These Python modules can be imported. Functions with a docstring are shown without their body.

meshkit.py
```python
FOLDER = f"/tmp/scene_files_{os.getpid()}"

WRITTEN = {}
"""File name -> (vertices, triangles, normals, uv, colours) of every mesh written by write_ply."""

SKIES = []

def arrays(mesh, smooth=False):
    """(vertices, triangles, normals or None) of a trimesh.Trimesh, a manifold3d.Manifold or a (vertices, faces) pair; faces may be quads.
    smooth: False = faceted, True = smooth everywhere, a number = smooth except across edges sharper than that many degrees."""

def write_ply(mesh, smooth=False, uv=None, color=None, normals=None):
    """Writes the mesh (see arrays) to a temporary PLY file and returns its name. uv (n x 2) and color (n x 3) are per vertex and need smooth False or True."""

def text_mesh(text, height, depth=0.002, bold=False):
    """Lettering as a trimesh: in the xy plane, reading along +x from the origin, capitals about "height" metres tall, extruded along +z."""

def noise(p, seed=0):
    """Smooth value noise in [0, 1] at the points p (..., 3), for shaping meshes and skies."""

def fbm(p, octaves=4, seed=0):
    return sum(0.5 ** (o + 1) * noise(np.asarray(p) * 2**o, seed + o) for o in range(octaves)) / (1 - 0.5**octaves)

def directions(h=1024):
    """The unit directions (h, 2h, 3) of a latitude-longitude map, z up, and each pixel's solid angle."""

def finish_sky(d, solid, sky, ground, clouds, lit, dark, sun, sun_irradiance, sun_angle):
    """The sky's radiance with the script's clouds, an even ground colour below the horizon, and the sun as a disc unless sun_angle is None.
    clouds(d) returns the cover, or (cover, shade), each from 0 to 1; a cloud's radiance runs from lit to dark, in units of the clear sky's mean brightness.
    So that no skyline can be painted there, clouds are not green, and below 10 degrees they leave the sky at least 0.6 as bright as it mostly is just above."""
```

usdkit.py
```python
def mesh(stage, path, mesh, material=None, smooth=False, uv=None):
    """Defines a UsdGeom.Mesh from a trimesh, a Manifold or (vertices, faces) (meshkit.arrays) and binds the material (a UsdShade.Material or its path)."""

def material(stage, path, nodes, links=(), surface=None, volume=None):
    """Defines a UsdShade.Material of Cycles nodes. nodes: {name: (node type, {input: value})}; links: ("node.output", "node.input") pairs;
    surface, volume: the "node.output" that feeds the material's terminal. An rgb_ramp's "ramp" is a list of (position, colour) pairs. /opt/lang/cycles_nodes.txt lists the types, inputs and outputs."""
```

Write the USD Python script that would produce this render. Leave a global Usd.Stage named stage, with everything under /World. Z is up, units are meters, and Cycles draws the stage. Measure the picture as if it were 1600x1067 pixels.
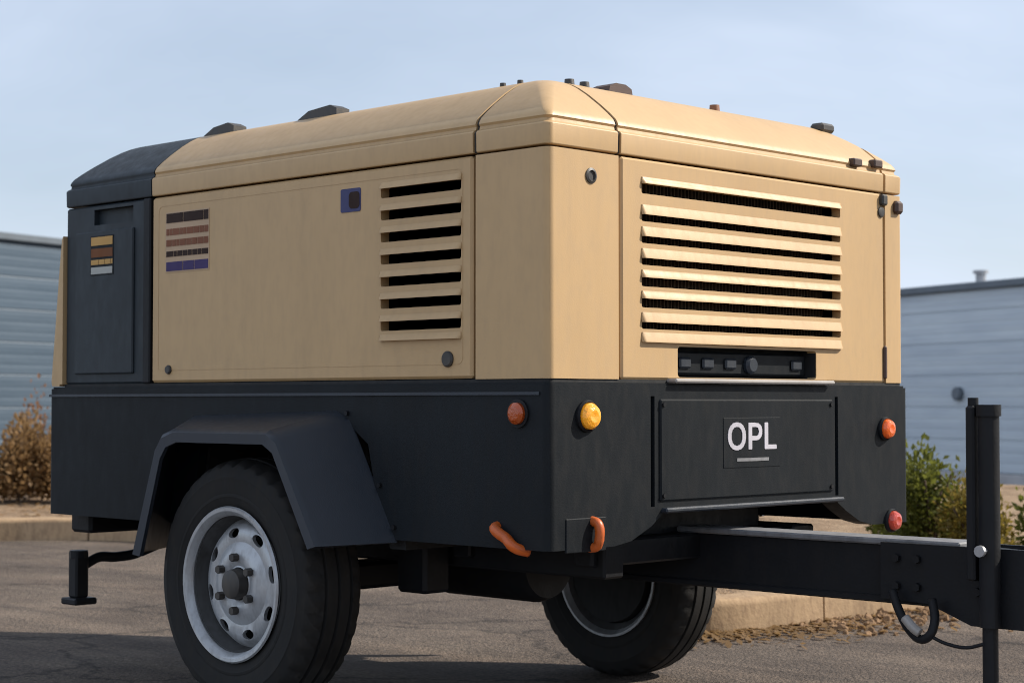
import math
import numpy as np, trimesh, manifold3d as m3
from manifold3d import Manifold, CrossSection
from shapely.geometry import Polygon, box as sbox
from shapely import affinity
import usdkit, meshkit
from pxr import Usd, UsdGeom, UsdLux, UsdShade, Gf, Sdf

stage = Usd.Stage.CreateInMemory()
UsdGeom.SetStageUpAxis(stage, "Z")
UsdGeom.Xform.Define(stage, "/World")
LOOKS = "/World/Looks"
UsdGeom.Scope.Define(stage, LOOKS)

# ------------------------------------------------------------------ camera
CAM = np.array([3.1181, -3.3216, 0.8326])
YAW, PITCH = 2.34435, 0.03311
FPX = 2888.0
dv = np.array([math.cos(YAW) * math.cos(PITCH), math.sin(YAW) * math.cos(PITCH), math.sin(PITCH)])
rv = np.array([math.sin(YAW), -math.cos(YAW), 0.0])
uv_ = np.cross(rv, dv)
cam = UsdGeom.Camera.Define(stage, "/World/camera")
M = Gf.Matrix4d(*[float(x) for row in ((*rv, 0), (*uv_, 0), (*(-dv), 0), (*CAM, 1)) for x in row])
UsdGeom.Xformable(cam).AddTransformOp().Set(M)
cam.CreateHorizontalApertureAttr(36.0)
cam.CreateVerticalApertureAttr(24.0)
cam.CreateFocalLengthAttr(36.0 * FPX / 1600.0)
cam.CreateFStopAttr(5.6)
cam.CreateFocusDistanceAttr(4.9)
cam.CreateClippingRangeAttr(Gf.Vec2f(0.05, 5000))
cam.CreateExposureAttr(0.75)

# ------------------------------------------------------------------ sky and sun
SUN_AZ, SUN_EL = math.radians(52.0), math.radians(38.0)       # azimuth from +x towards +y
sdir = np.array([math.cos(SUN_AZ) * math.cos(SUN_EL), math.sin(SUN_AZ) * math.cos(SUN_EL), math.sin(SUN_EL)])
sky_mat = usdkit.material(stage, LOOKS + "/sky_look", {
    "tc": ("texture_coordinate", {}),
    "mp": ("mapping", {"scale": (1.0, 1.0, 3.2), "rotation": (0.0, 0.12, 0.5)}),
    "n": ("noise_texture", {"scale": 1.7, "detail": 6.0, "roughness": 0.55, "distortion": 0.4}),
    "r": ("rgb_ramp", {"ramp": [(0.28, (0.36,) * 3), (0.5, (0.60,) * 3), (0.66, (0.88,) * 3)]}),
    "sky": ("sky_texture", {"sky_type": "single_scattering", "sun_disc": False, "sun_elevation": SUN_EL,
                            "sun_rotation": math.atan2(sdir[0], sdir[1]), "altitude": 100.0,
                            "air_density": 1.0, "aerosol_density": 1.0, "ozone_density": 1.4}),
    "mx": ("mix_color", {"b": (6.9, 7.8, 9.4), "use_clamp": False}),
    "bg": ("background_shader", {"strength": 0.067}),
}, [("tc.generated", "mp.vector"), ("mp.vector", "n.vector"), ("n.fac", "r.fac"), ("r.color", "mx.fac"),
    ("sky.color", "mx.a"), ("mx.result", "bg.color")], surface="bg.background")
dome = UsdLux.DomeLight.Define(stage, "/World/sky")
UsdShade.MaterialBindingAPI.Apply(dome.GetPrim()).Bind(sky_mat)
dome.GetPrim().SetCustomDataByKey("kind", "structure")
sun = UsdLux.DistantLight.Define(stage, "/World/sun")
sun.CreateIntensityAttr(1.02)
sun.CreateAngleAttr(0.53)
sun.CreateColorAttr(Gf.Vec3f(1.0, 0.93, 0.83))
sun.GetPrim().CreateAttribute("inputs:normalize", Sdf.ValueTypeNames.Bool).Set(True)
zax = sdir                                                     # local +z points back at the sun
xax = np.cross([0, 0, 1.0], zax); xax /= np.linalg.norm(xax)
yax = np.cross(zax, xax)
UsdGeom.Xformable(sun).AddTransformOp().Set(Gf.Matrix4d(*[float(v) for row in ((*xax, 0), (*yax, 0), (*zax, 0), (0, 0, 0, 1)) for v in row]))

# ------------------------------------------------------------------ helpers
used = {}
def numbered(parent, name):
    k = used.get((parent, name), 0)
    used[(parent, name)] = k + 1
    return f"{parent}/{name}" if k == 0 else f"{parent}/{name}_{k:03d}"
origin = {}
def thing(name, label, cat, base=(0, 0, 0), group=None, kind=None):
    path = numbered("/World", name)
    x = UsdGeom.Xform.Define(stage, path)
    x.AddTranslateOp().Set(Gf.Vec3d(*map(float, base)))
    p = x.GetPrim()
    p.SetCustomDataByKey("label", label); p.SetCustomDataByKey("category", cat)
    if group: p.SetCustomDataByKey("group", group)
    if kind: p.SetCustomDataByKey("kind", kind)
    origin[path] = np.array(base, float)
    return path
def part(name, mesh, mat, parent, smooth=30, label=None, kind=None):
    """A mesh given in world coordinates, made a child of parent."""
    v, f, n = meshkit.arrays(mesh, False)
    o = origin[parent]
    path = numbered(parent, name)
    usdkit.mesh(stage, path, trimesh.Trimesh(v - o, f, process=True), mat, smooth=smooth)
    origin[path] = o
    pr = stage.GetPrimAtPath(path)
    if label: pr.SetCustomDataByKey("label", label)
    if kind: pr.SetCustomDataByKey("kind", kind)
    return path
def ground_piece(name, mesh, mat, smooth=False, **data):
    path = numbered("/World", name)
    usdkit.mesh(stage, path, mesh, mat, smooth=smooth)
    for k, v in data.items(): stage.GetPrimAtPath(path).SetCustomDataByKey(k, v)
    origin[path] = np.zeros(3)
    return path

def tm(m):
    a = m.to_mesh(); return trimesh.Trimesh(a.vert_properties[:, :3], a.tri_verts, process=False)
def mf(t):
    t = t.copy(); t.merge_vertices()
    return Manifold(m3.Mesh(np.asarray(t.vertices, np.float32), np.asarray(t.faces, np.uint32)))
def cbox(x0, x1, y0, y1, z0, z1, c=0.0):
    """Box with chamfered edges."""
    if c <= 0:
        return Manifold.cube((x1 - x0, y1 - y0, z1 - z0)).translate((x0, y0, z0))
    P = []
    for sx in (0, 1):
        for sy in (0, 1):
            for sz in (0, 1):
                X, Y, Z = (x0, x1)[sx], (y0, y1)[sy], (z0, z1)[sz]
                dx, dy, dz = c * (1 - 2 * sx), c * (1 - 2 * sy), c * (1 - 2 * sz)
                P += [(X, Y + dy, Z + dz), (X + dx, Y, Z + dz), (X + dx, Y + dy, Z)]
    return Manifold.hull_points(np.array(P, np.float64))
def prism(pts, axis, a0, a1):
    """Extrude a 2D polygon along an axis. For 'y' the polygon is (x, z); for 'x' it is (y, z); for 'z' (x, y)."""
    c = CrossSection([np.array(pts, float)], m3.FillRule.NonZero) if not isinstance(pts, CrossSection) else pts
    m = c.extrude(a1 - a0)
    if axis == 'z':
        return m.translate((0, 0, a0))
    if axis == 'y':   # (u,v,w) -> (u, w, v)  mirrored; use transform
        return m.transform(np.array([[1, 0, 0, 0], [0, 0, -1, a1], [0, 1, 0, 0]], float))
    return m.transform(np.array([[0, 0, 1, a0], [1, 0, 0, 0], [0, 1, 0, 0]], float))
def ccw(pts):
    pts = np.array(pts, float)
    a = np.sum(pts[:, 0] * np.roll(pts[:, 1], -1) - pts[:, 1] * np.roll(pts[:, 0], -1))
    return pts if a > 0 else pts[::-1]
def rrect(u0, u1, v0, v1, r, n=5):
    P = []
    for cx, cy, a in ((u1 - r, v1 - r, 0), (u0 + r, v1 - r, 90), (u0 + r, v0 + r, 180), (u1 - r, v0 + r, 270)):
        for k in range(n + 1):
            t = math.radians(a + 90 * k / n); P.append((cx + r * math.cos(t), cy + r * math.sin(t)))
    return np.array(P)
def cyl(p, q, r, n=20, r2=None):
    p, q = np.array(p, float), np.array(q, float)
    L = np.linalg.norm(q - p)
    m = Manifold.cylinder(L, r, r if r2 is None else r2, n)
    T = trimesh.geometry.align_vectors([0, 0, 1], (q - p) / L); T = np.array(T)
    T[:3, 3] = p
    return m.transform(T[:3, :4])
def tube(points, r, n=10, sub=6):
    """A smooth tube through points (Catmull-Rom)."""
    P = np.array(points, float)
    Q = np.vstack([2 * P[0] - P[1], P, 2 * P[-1] - P[-2]])
    path = []
    for i in range(1, len(Q) - 2):
        for k in range(sub):
            t = k / sub
            a, b, c, d = Q[i - 1], Q[i], Q[i + 1], Q[i + 2]
            path.append(0.5 * (2 * b + (c - a) * t + (2 * a - 5 * b + 4 * c - d) * t * t + (3 * b - a - 3 * c + d) * t ** 3))
    path.append(P[-1]); path = np.array(path)
    tan = np.gradient(path, axis=0); tan /= np.linalg.norm(tan, axis=1, keepdims=True)
    up = np.array([0.31, 0.17, 0.93]); V = []; F = []
    for p, t in zip(path, tan):
        s = np.cross(t, up); s /= np.linalg.norm(s); w = np.cross(s, t)
        for k in range(n):
            a = 2 * math.pi * k / n; V.append(p + r * (math.cos(a) * s + math.sin(a) * w))
    for i in range(len(path) - 1):
        for k in range(n):
            a, b = i * n + k, i * n + (k + 1) % n
            F += [(a, b, b + n), (a, b + n, a + n)]
    c0, c1 = len(V), len(V) + 1; V += [path[0], path[-1]]
    for k in range(n):
        F += [(c0, (k + 1) % n, k), (c1, (len(path) - 1) * n + k, (len(path) - 1) * n + (k + 1) % n)]
    return trimesh.Trimesh(np.array(V), np.array(F)[:, ::-1], process=False)
def revolve_y(profile, centre, out=-1, seg=72):
    """Closed (r, w) profile revolved about the y axis; w grows along out*y."""
    m = CrossSection([ccw(profile)], m3.FillRule.NonZero).revolve(seg)      # about z
    if out < 0: T = np.array([[1, 0, 0, centre[0]], [0, 0, -1, centre[1]], [0, 1, 0, centre[2]]], float)
    else: T = np.array([[-1, 0, 0, centre[0]], [0, 0, 1, centre[1]], [0, 1, 0, centre[2]]], float)
    return m.transform(T)
def revolve_x(profile, centre, seg=32):
    """Closed (r, w) profile revolved about the x axis; w grows along +x."""
    m = CrossSection([ccw(profile)], m3.FillRule.NonZero).revolve(seg)
    return m.transform(np.array([[0, 0, 1, centre[0]], [1, 0, 0, centre[1]], [0, 1, 0, centre[2]]], float))
def union(*ms):
    out = ms[0]
    for m in ms[1:]: out = out + m
    return out

# ------------------------------------------------------------------ materials
def paint(name, col, rough=0.45, var=0.12, bump=0.0006, bscale=260.0, metallic=0.0, spec=0.5, coat=0.0, dust=None, dust_amt=0.0, streak=0.0):
    """Coated metal: slow tonal drift, fine orange-peel relief, patchy gloss, optional dust by noise."""
    c = np.array(col)
    nodes = {
        "g": ("geometry", {}),
        "n1": ("noise_texture", {"scale": 2.6, "detail": 5.0, "roughness": 0.6}),
        "n2": ("noise_texture", {"scale": 34.0, "detail": 4.0, "roughness": 0.65}),
        "n3": ("noise_texture", {"scale": bscale, "detail": 2.0}),
        "mp": ("mapping", {"scale": (1.0, 1.0, 0.35)}),
        "r1": ("rgb_ramp", {"ramp": [(0.25, tuple(c * (1 - var))), (0.5, tuple(c)), (0.8, tuple(np.minimum(c * (1 + var), 0.95)))]}),
        "rd": ("rgb_ramp", {"ramp": [(0.45, (0, 0, 0)), (0.75, (dust_amt,) * 3)]}),
        "mx": ("mix_color", {"b": tuple(dust if dust is not None else c)}),
        "ms": ("mapping", {"scale": (3.2, 3.2, 0.5)}),
        "ns": ("noise_texture", {"scale": 2.2, "detail": 5.0, "roughness": 0.7}),
        "rs": ("rgb_ramp", {"ramp": [(0.32, (1 - streak,) * 3), (0.52, (1.0,) * 3), (0.75, (1 + streak * 0.4,) * 3)]}),
        "mm": ("mix_color", {"blend_type": "multiply", "fac": 1.0, "use_clamp": False}),
        "rr": ("map_range", {"from_min": 0.3, "from_max": 0.7, "to_min": rough - 0.07, "to_max": rough + 0.1}),
        "b": ("bump", {"strength": 0.5, "distance": bump}),
        "p": ("principled_bsdf", {"metallic": metallic, "specular_ior_level": spec, "coat_weight": coat, "coat_roughness": 0.3}),
    }
    return usdkit.material(stage, f"{LOOKS}/{name}", nodes, [
        ("g.position", "n1.vector"), ("g.position", "mp.vector"), ("mp.vector", "n2.vector"), ("g.position", "n3.vector"),
        ("n1.fac", "r1.fac"), ("n2.fac", "rd.fac"), ("rd.color", "mx.fac"), ("r1.color", "mx.a"), ("mx.result", "mm.a"), ("g.position", "ms.vector"), ("ms.vector", "ns.vector"), ("ns.fac", "rs.fac"), ("rs.color", "mm.b"), ("mm.result", "p.base_color"),
        ("n2.fac", "rr.value"), ("rr.result", "p.roughness"), ("n3.fac", "b.height"), ("b.normal", "p.normal")], surface="p.BSDF")
DUST = (0.22, 0.17, 0.12)
TAN = paint("tan_paint", (0.468, 0.308, 0.150), 0.52, 0.05, 0.0005, spec=0.3, dust=(0.36, 0.25, 0.145), dust_amt=0.35, streak=0.05, coat=0.15)
BLACK = paint("black_paint", (0.0085, 0.0105, 0.0125), 0.5, 0.2, 0.0007, spec=0.13, dust=DUST, dust_amt=0.02, streak=0.12)
FENDER = paint("fender_plastic", (0.018, 0.023, 0.031), 0.40, 0.2, 0.0008, 320.0, spec=0.4, dust=DUST, dust_amt=0.025)
SLATE = paint("slate_paint", (0.015, 0.021, 0.026), 0.5, 0.2, 0.0007, spec=0.3, dust=DUST, dust_amt=0.03, streak=0.2)
FRAME = paint("frame_paint", (0.008, 0.0085, 0.010), 0.5, 0.25, 0.001, 120.0, spec=0.2, dust=DUST, dust_amt=0.02)
INNER = paint("inner_dark", (0.008, 0.008, 0.008), 0.8, 0.3)
RUBBER = paint("tyre_rubber", (0.014, 0.0135, 0.013), 0.72, 0.25, 0.0012, 140.0, spec=0.2, dust=DUST, dust_amt=0.05)
SILVER = paint("silver_wheel", (0.42, 0.43, 0.44), 0.38, 0.15, 0.0006, 150.0, metallic=0.55, dust=(0.12, 0.1, 0.09), dust_amt=0.5)
STEEL = paint("bare_steel", (0.35, 0.35, 0.36), 0.4, 0.2, 0.0004, metallic=0.7, dust=(0.1, 0.08, 0.06), dust_amt=0.3)
DARKCAP = paint("dark_cap", (0.03, 0.027, 0.024), 0.5, 0.3, dust=DUST, dust_amt=0.2)
BROWNCAP = paint("brown_fitting", (0.055, 0.028, 0.018), 0.5, 0.3)
SCREEN = paint("filter_screen_look", (0.10, 0.075, 0.05), 0.8, 0.4)
RUSTY = paint("amber_fitting", (0.22, 0.085, 0.03), 0.5, 0.3)
ORANGE = paint("orange_hook", (0.52, 0.098, 0.011), 0.42, 0.15, dust=DUST, dust_amt=0.2)
PALE_GREY = paint("pale_grey", (0.17, 0.17, 0.175), 0.6, 0.3, 0.001, 90.0, dust=(0.03, 0.03, 0.03), dust_amt=0.5)
BARREL_SHADE = paint("barrel_shade", (0.085, 0.085, 0.085), 0.6, 0.3, 0.001, 90.0, metallic=0.3, dust=(0.04, 0.035, 0.03), dust_amt=0.6)  # shade inside the rim, put into the barrel colour
SILL = paint("grey_sill", (0.30, 0.28, 0.26), 0.5, 0.2, dust=DUST, dust_amt=0.4)
def lens(name, col, em=0.0):
    nodes = {"g": ("geometry", {}), "w": ("voronoi_texture", {"scale": 160.0}), "b": ("bump", {"strength": 0.6, "distance": 0.0015}),
             "p": ("principled_bsdf", {"base_color": col, "roughness": 0.18, "subsurface_weight": 0.35, "subsurface_radius": (0.02, 0.01, 0.005), "subsurface_scale": 0.5, "coat_weight": 0.6})}
    return usdkit.material(stage, f"{LOOKS}/{name}", nodes, [("g.position", "w.vector"), ("w.distance", "b.height"), ("b.normal", "p.normal")], surface="p.BSDF")
AMBER = lens("amber_lens", (1.0, 0.36, 0.02))
REDOR = lens("orange_lens", (0.80, 0.12, 0.015))
RED = lens("red_lens", (0.42, 0.05, 0.03))
DKAMBER = lens("side_lens", (0.27, 0.042, 0.004))
PRINT_W = paint("white_print", (0.46, 0.44, 0.48), 0.5, 0.2, dust=(0.2, 0.2, 0.2), dust_amt=0.4)
PRINT_DB = paint("dark_brown_print", (0.028, 0.014, 0.010), 0.5, 0.3, spec=0.12)
PRINT_R = paint("red_brown_print", (0.19, 0.075, 0.040), 0.5, 0.3, spec=0.12)
PRINT_P = paint("purple_print", (0.05, 0.035, 0.105), 0.5, 0.3, spec=0.12)
PRINT_B = paint("blue_print", (0.060, 0.062, 0.135), 0.5, 0.3, spec=0.12)
PRINT_T = paint("pale_print", (0.44, 0.31, 0.20), 0.5, 0.2, spec=0.12)
PRINT_Y = paint("yellow_print", (0.46, 0.27, 0.09), 0.5, 0.2, spec=0.12)
PRINT_G = paint("grey_print", (0.36, 0.36, 0.33), 0.5, 0.2, spec=0.12)
PRINT_O = paint("rust_print", (0.15, 0.055, 0.02), 0.5, 0.2, spec=0.12)

# ------------------------------------------------------------------ ground
def sstep(x): x = np.clip(x, 0, 1); return x * x * (3 - 2 * x)
def gz(x, y):
    """Height of the lot: dips a little under the far wheel, drops away beyond the planting bed."""
    x, y = np.asarray(x, float), np.asarray(y, float)
    s = (x - CAM[0]) * math.cos(YAW) + (y - CAM[1]) * math.sin(YAW)
    return -0.02 - 0.07 * sstep((y + 0.1) / 1.6) - 1.0 * sstep((s - 17) / 8)
asphalt = usdkit.material(stage, LOOKS + "/asphalt", {
    "g": ("geometry", {}),
    "v": ("voronoi_texture", {"scale": 70.0, "randomness": 1.0}),
    "v2": ("voronoi_texture", {"scale": 150.0, "randomness": 1.0}),
    "n": ("noise_texture", {"scale": 1.1, "detail": 7.0, "roughness": 0.66}),
    "mp": ("mapping", {"rotation": (0, 0, 0.78), "scale": (0.22, 2.6, 1.0)}),
    "ns": ("noise_texture", {"scale": 1.5, "detail": 6.0, "roughness": 0.65}),
    "n2": ("noise_texture", {"scale": 38.0, "detail": 6.0, "roughness": 0.75}),
    "nw": ("noise_texture", {"scale": 2.5, "detail": 5.0, "roughness": 0.7}),
    "wm": ("mix_color", {"blend_type": "linear_light", "fac": 0.25, "use_clamp": False}),
    "cr": ("voronoi_texture", {"scale": 0.62, "feature": "distance_to_edge"}),
    "rc": ("rgb_ramp", {"ramp": [(0.0, (0.35,) * 3), (0.006, (0.55,) * 3), (0.014, (1.0,) * 3)]}),
    "r": ("rgb_ramp", {"ramp": [(0.28, (0.080, 0.060, 0.046)), (0.5, (0.138, 0.106, 0.082)), (0.72, (0.205, 0.162, 0.125))]}),
    "rs": ("rgb_ramp", {"ramp": [(0.32, (0.58, 0.58, 0.59)), (0.5, (1.0,) * 3), (0.7, (1.25, 1.22, 1.18))]}),
    "rv": ("rgb_ramp", {"ramp": [(0.0, (1.7, 1.6, 1.5)), (0.3, (0.95,) * 3), (0.8, (0.5,) * 3)]}),
    "rg": ("rgb_ramp", {"ramp": [(0.35, (0.72,) * 3), (0.65, (1.25,) * 3)]}),
    "m1": ("mix_color", {"blend_type": "multiply", "fac": 0.9, "use_clamp": False}),
    "m2": ("mix_color", {"blend_type": "multiply", "fac": 0.8, "use_clamp": False}),
    "m3": ("mix_color", {"blend_type": "multiply", "fac": 0.9, "use_clamp": False}),
    "m4": ("mix_color", {"blend_type": "multiply", "fac": 0.9, "use_clamp": False}),
    "a1": ("math", {"math_type": "multiply_add", "value2": 0.6}),
    "a2": ("math", {"math_type": "multiply_add", "value2": 0.4}),
    "b": ("bump", {"strength": 1.0, "distance": 0.012}),
    "p": ("principled_bsdf", {"roughness": 0.88, "specular_ior_level": 0.3}),
}, [("g.position", "v.vector"), ("g.position", "v2.vector"), ("g.position", "n.vector"), ("g.position", "mp.vector"), ("mp.vector", "ns.vector"), ("g.position", "n2.vector"),
    ("g.position", "nw.vector"), ("g.position", "wm.a"), ("nw.color", "wm.b"), ("wm.result", "cr.vector"), ("cr.distance", "rc.fac"),
    ("n.fac", "r.fac"), ("ns.fac", "rs.fac"), ("v.distance", "rv.fac"), ("n2.fac", "rg.fac"), ("r.color", "m1.a"), ("rs.color", "m1.b"),
    ("m1.result", "m2.a"), ("rv.color", "m2.b"), ("m2.result", "m3.a"), ("rg.color", "m3.b"), ("m3.result", "m4.a"), ("rc.color", "m4.b"), ("m4.result", "p.base_color"),
    ("v.distance", "a1.value1"), ("n2.fac", "a1.value3"), ("v2.distance", "a2.value1"), ("a1.value", "a2.value3"), ("a2.value", "b.height"), ("b.normal", "p.normal")], surface="p.BSDF")
# one sheet: polar grid round the trailer out to the horizon
rad = np.concatenate([np.linspace(0, 9, 73)[1:], np.linspace(9, 40, 63)[1:], np.geomspace(40, 3000, 16)[1:]])
na = 180
V = [(-1.0, 0.8, float(gz(-1.0, 0.8)))]
for r in rad:
    for k in range(na):
        a = 2 * math.pi * k / na; x, y = -1 + r * math.cos(a), 0.8 + r * math.sin(a)
        V.append((x, y, float(gz(x, y)) + 0.008 * (meshkit.fbm((x * 0.7, y * 0.7, 0.3), 3) - 0.5) * min(1, r)))
F = [(0, 1 + k, 1 + (k + 1) % na) for k in range(na)]
for i in range(len(rad) - 1):
    for k in range(na):
        a, b = 1 + i * na + k, 1 + i * na + (k + 1) % na
        F += [(a, a + na, b + na), (a, b + na, b)]
ground_piece("parking_lot", trimesh.Trimesh(np.array(V), np.array(F), process=False), asphalt, True, kind="structure")

# ---- planting bed behind a kerb
kl = np.array([(-1.10, 9.5), (-1.30, 6.0), (-1.40, 3.6), (-1.44, 2.75), (-1.56, 2.47), (-1.85, 2.46), (-2.4, 2.85), (-3.2, 3.35), (-4.6, 3.72),
               (-6.2, 3.86), (-7.3, 3.72), (-7.85, 3.35), (-8.35, 2.6), (-9.3, 1.0)])
def smooth_line(P, n=10):
    Q = np.vstack([2 * P[0] - P[1], P, 2 * P[-1] - P[-2]]); out = []
    for i in range(1, len(Q) - 2):
        for k in range(n):
            t = k / n; a, b, c, d = Q[i - 1], Q[i], Q[i + 1], Q[i + 2]
            out.append(0.5 * (2 * b + (c - a) * t + (2 * a - 5 * b + 4 * c - d) * t * t + (3 * b - a - 3 * c + d) * t ** 3))
    return np.array(out + [P[-1]])
kline = smooth_line(kl)
concrete = paint("kerb_concrete", (0.33, 0.225, 0.13), 0.85, 0.22, 0.004, 70.0, spec=0.3, dust=(0.14, 0.09, 0.06), dust_amt=0.6)
soil = usdkit.material(stage, LOOKS + "/bed_soil", {
    "g": ("geometry", {}), "n": ("noise_texture", {"scale": 5.0, "detail": 7.0, "roughness": 0.7}), "n2": ("noise_texture", {"scale": 60.0, "detail": 4.0}),
    "r": ("rgb_ramp", {"ramp": [(0.3, (0.13, 0.085, 0.05)), (0.5, (0.27, 0.185, 0.115)), (0.7, (0.38, 0.28, 0.18))]}),
    "b": ("bump", {"strength": 1.0, "distance": 0.03}), "p": ("principled_bsdf", {"roughness": 0.95, "specular_ior_level": 0.2})},
    [("g.position", "n.vector"), ("g.position", "n2.vector"), ("n.fac", "r.fac"), ("r.color", "p.base_color"), ("n2.fac", "b.height"), ("b.normal", "p.normal")], surface="p.BSDF")
tang = np.gradient(kline, axis=0); tang /= np.linalg.norm(tang, axis=1, keepdims=True)
inn = np.stack([tang[:, 1], -tang[:, 0]], 1)                   # towards the bed
KH = 0.14
# kerb stones: each about 0.9 m long with a recessed joint
arc = np.concatenate([[0], np.cumsum(np.linalg.norm(np.diff(kline, axis=0), axis=1))])
kerb = thing("kerb", "pale weathered concrete kerb edging the dry planting bed behind the trailer", "kerb", (kline[50][0], kline[50][1], float(gz(*kline[50]))), kind="structure")
rng = np.random.default_rng(5)
s0 = 0.0
while s0 < arc[-1] - 0.3:
    s1 = min(s0 + 0.9, arc[-1])
    ss = np.linspace(s0 + 0.006, s1 - 0.006, 5)
    P = np.stack([np.interp(ss, arc, kline[:, i]) for i in (0, 1)], 1); N = np.stack([np.interp(ss, arc, inn[:, i]) for i in (0, 1)], 1)
    N /= np.linalg.norm(N, axis=1, keepdims=True)
    dz = rng.uniform(-0.006, 0.006)
    prof = [(0, -0.1), (0.004, KH - 0.03), (0.012, KH - 0.010), (0.03, KH), (0.14, KH + 0.003), (0.15, KH - 0.004), (0.15, -0.1)]
    V = [(p[0] + n[0] * o, p[1] + n[1] * o, float(gz(*p)) + z + dz) for p, n in zip(P, N) for o, z in prof]
    k = len(prof); F = []
    for i in range(4):
        for j in range(k):
            a, b = i * k + j, i * k + (j + 1) % k
            F += [(a, b, b + k), (a, b + k, a + k)]
    for j in range(1, k - 1): F += [(0, j + 1, j), (4 * k, 4 * k + j, 4 * k + j + 1)]
    t = trimesh.Trimesh(np.array(V), np.array(F), process=False); t.fix_normals()
    part("kerb_stone", t, concrete, kerb, 40)
    s0 = s1
# bed surface, fanning from the kerb to far behind
back = np.array([dv[0], dv[1]]) / math.hypot(dv[0], dv[1])
rows = np.concatenate([np.linspace(0, 2, 17), np.linspace(2, 7, 15)[1:]])
V, F = [], []
off = kline + inn * 0.148
for i, p in enumerate(off):
    for t in rows:
        w = sstep(t / 1.5)
        q = p + (inn[i] * (1 - w) + back * w) * t * 0.3 + back * t * 0.7
        z = float(gz(*p)) * (1 - w) + float(gz(*q)) * w + KH - 0.03 + 0.10 * w * meshkit.fbm((q[0] * 1.3, q[1] * 1.3, 4.0), 4) + 0.03 * (meshkit.fbm((q[0] * 6, q[1] * 6, 1.0), 3) - 0.5) * min(1, t * 4)
        V.append((q[0], q[1], z))
nr = len(rows)
for i in range(len(off) - 1):
    for j in range(nr - 1):
        a = i * nr + j; F += [(a, a + nr, a + nr + 1), (a, a + nr + 1, a + 1)]
bed = trimesh.Trimesh(np.array(V), np.array(F), process=False)
if bed.face_normals[:, 2].mean() < 0: bed.invert()
ground_piece("planting_bed", bed, soil, True, kind="structure")
bedV = np.array(V)
def bedz(x, y): return bedV[np.argmin((bedV[:, 0] - x) ** 2 + (bedV[:, 1] - y) ** 2), 2]
def along(px, depth):
    """A point on the ground plan, seen in column px of the photo at this distance."""
    v = back + rv[:2] * (px - 800) / FPX
    return CAM[:2] + v * depth

# ------------------------------------------------------------------ warehouses
def cladding(name, c0, c1):
    return usdkit.material(stage, f"{LOOKS}/{name}", {
        "g": ("geometry", {}), "mp": ("mapping", {"scale": (0.6, 0.6, 5.0)}), "n": ("noise_texture", {"scale": 0.9, "detail": 5.0, "roughness": 0.6}),
        "n2": ("noise_texture", {"scale": 7.0, "detail": 5.0}), "oi": ("object_info", {}),
        "r": ("rgb_ramp", {"ramp": [(0.3, c0), (0.7, c1)]}), "ro": ("rgb_ramp", {"ramp": [(0.0, (0.95,) * 3), (1.0, (1.05,) * 3)]}),
        "m": ("mix_color", {"blend_type": "multiply", "fac": 1.0, "use_clamp": False}),
        "b": ("bump", {"strength": 0.3, "distance": 0.01}), "p": ("principled_bsdf", {"roughness": 0.5, "metallic": 0.1})},
        [("g.position", "mp.vector"), ("mp.vector", "n.vector"), ("g.position", "n2.vector"), ("n.fac", "r.fac"), ("oi.random", "ro.fac"),
         ("r.color", "m.a"), ("ro.color", "m.b"), ("m.result", "p.base_color"), ("n2.fac", "b.height"), ("b.normal", "p.normal")], surface="p.BSDF")
CLAD_L = cladding("blue_grey_cladding", (0.046, 0.074, 0.104), (0.064, 0.094, 0.126))
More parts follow.
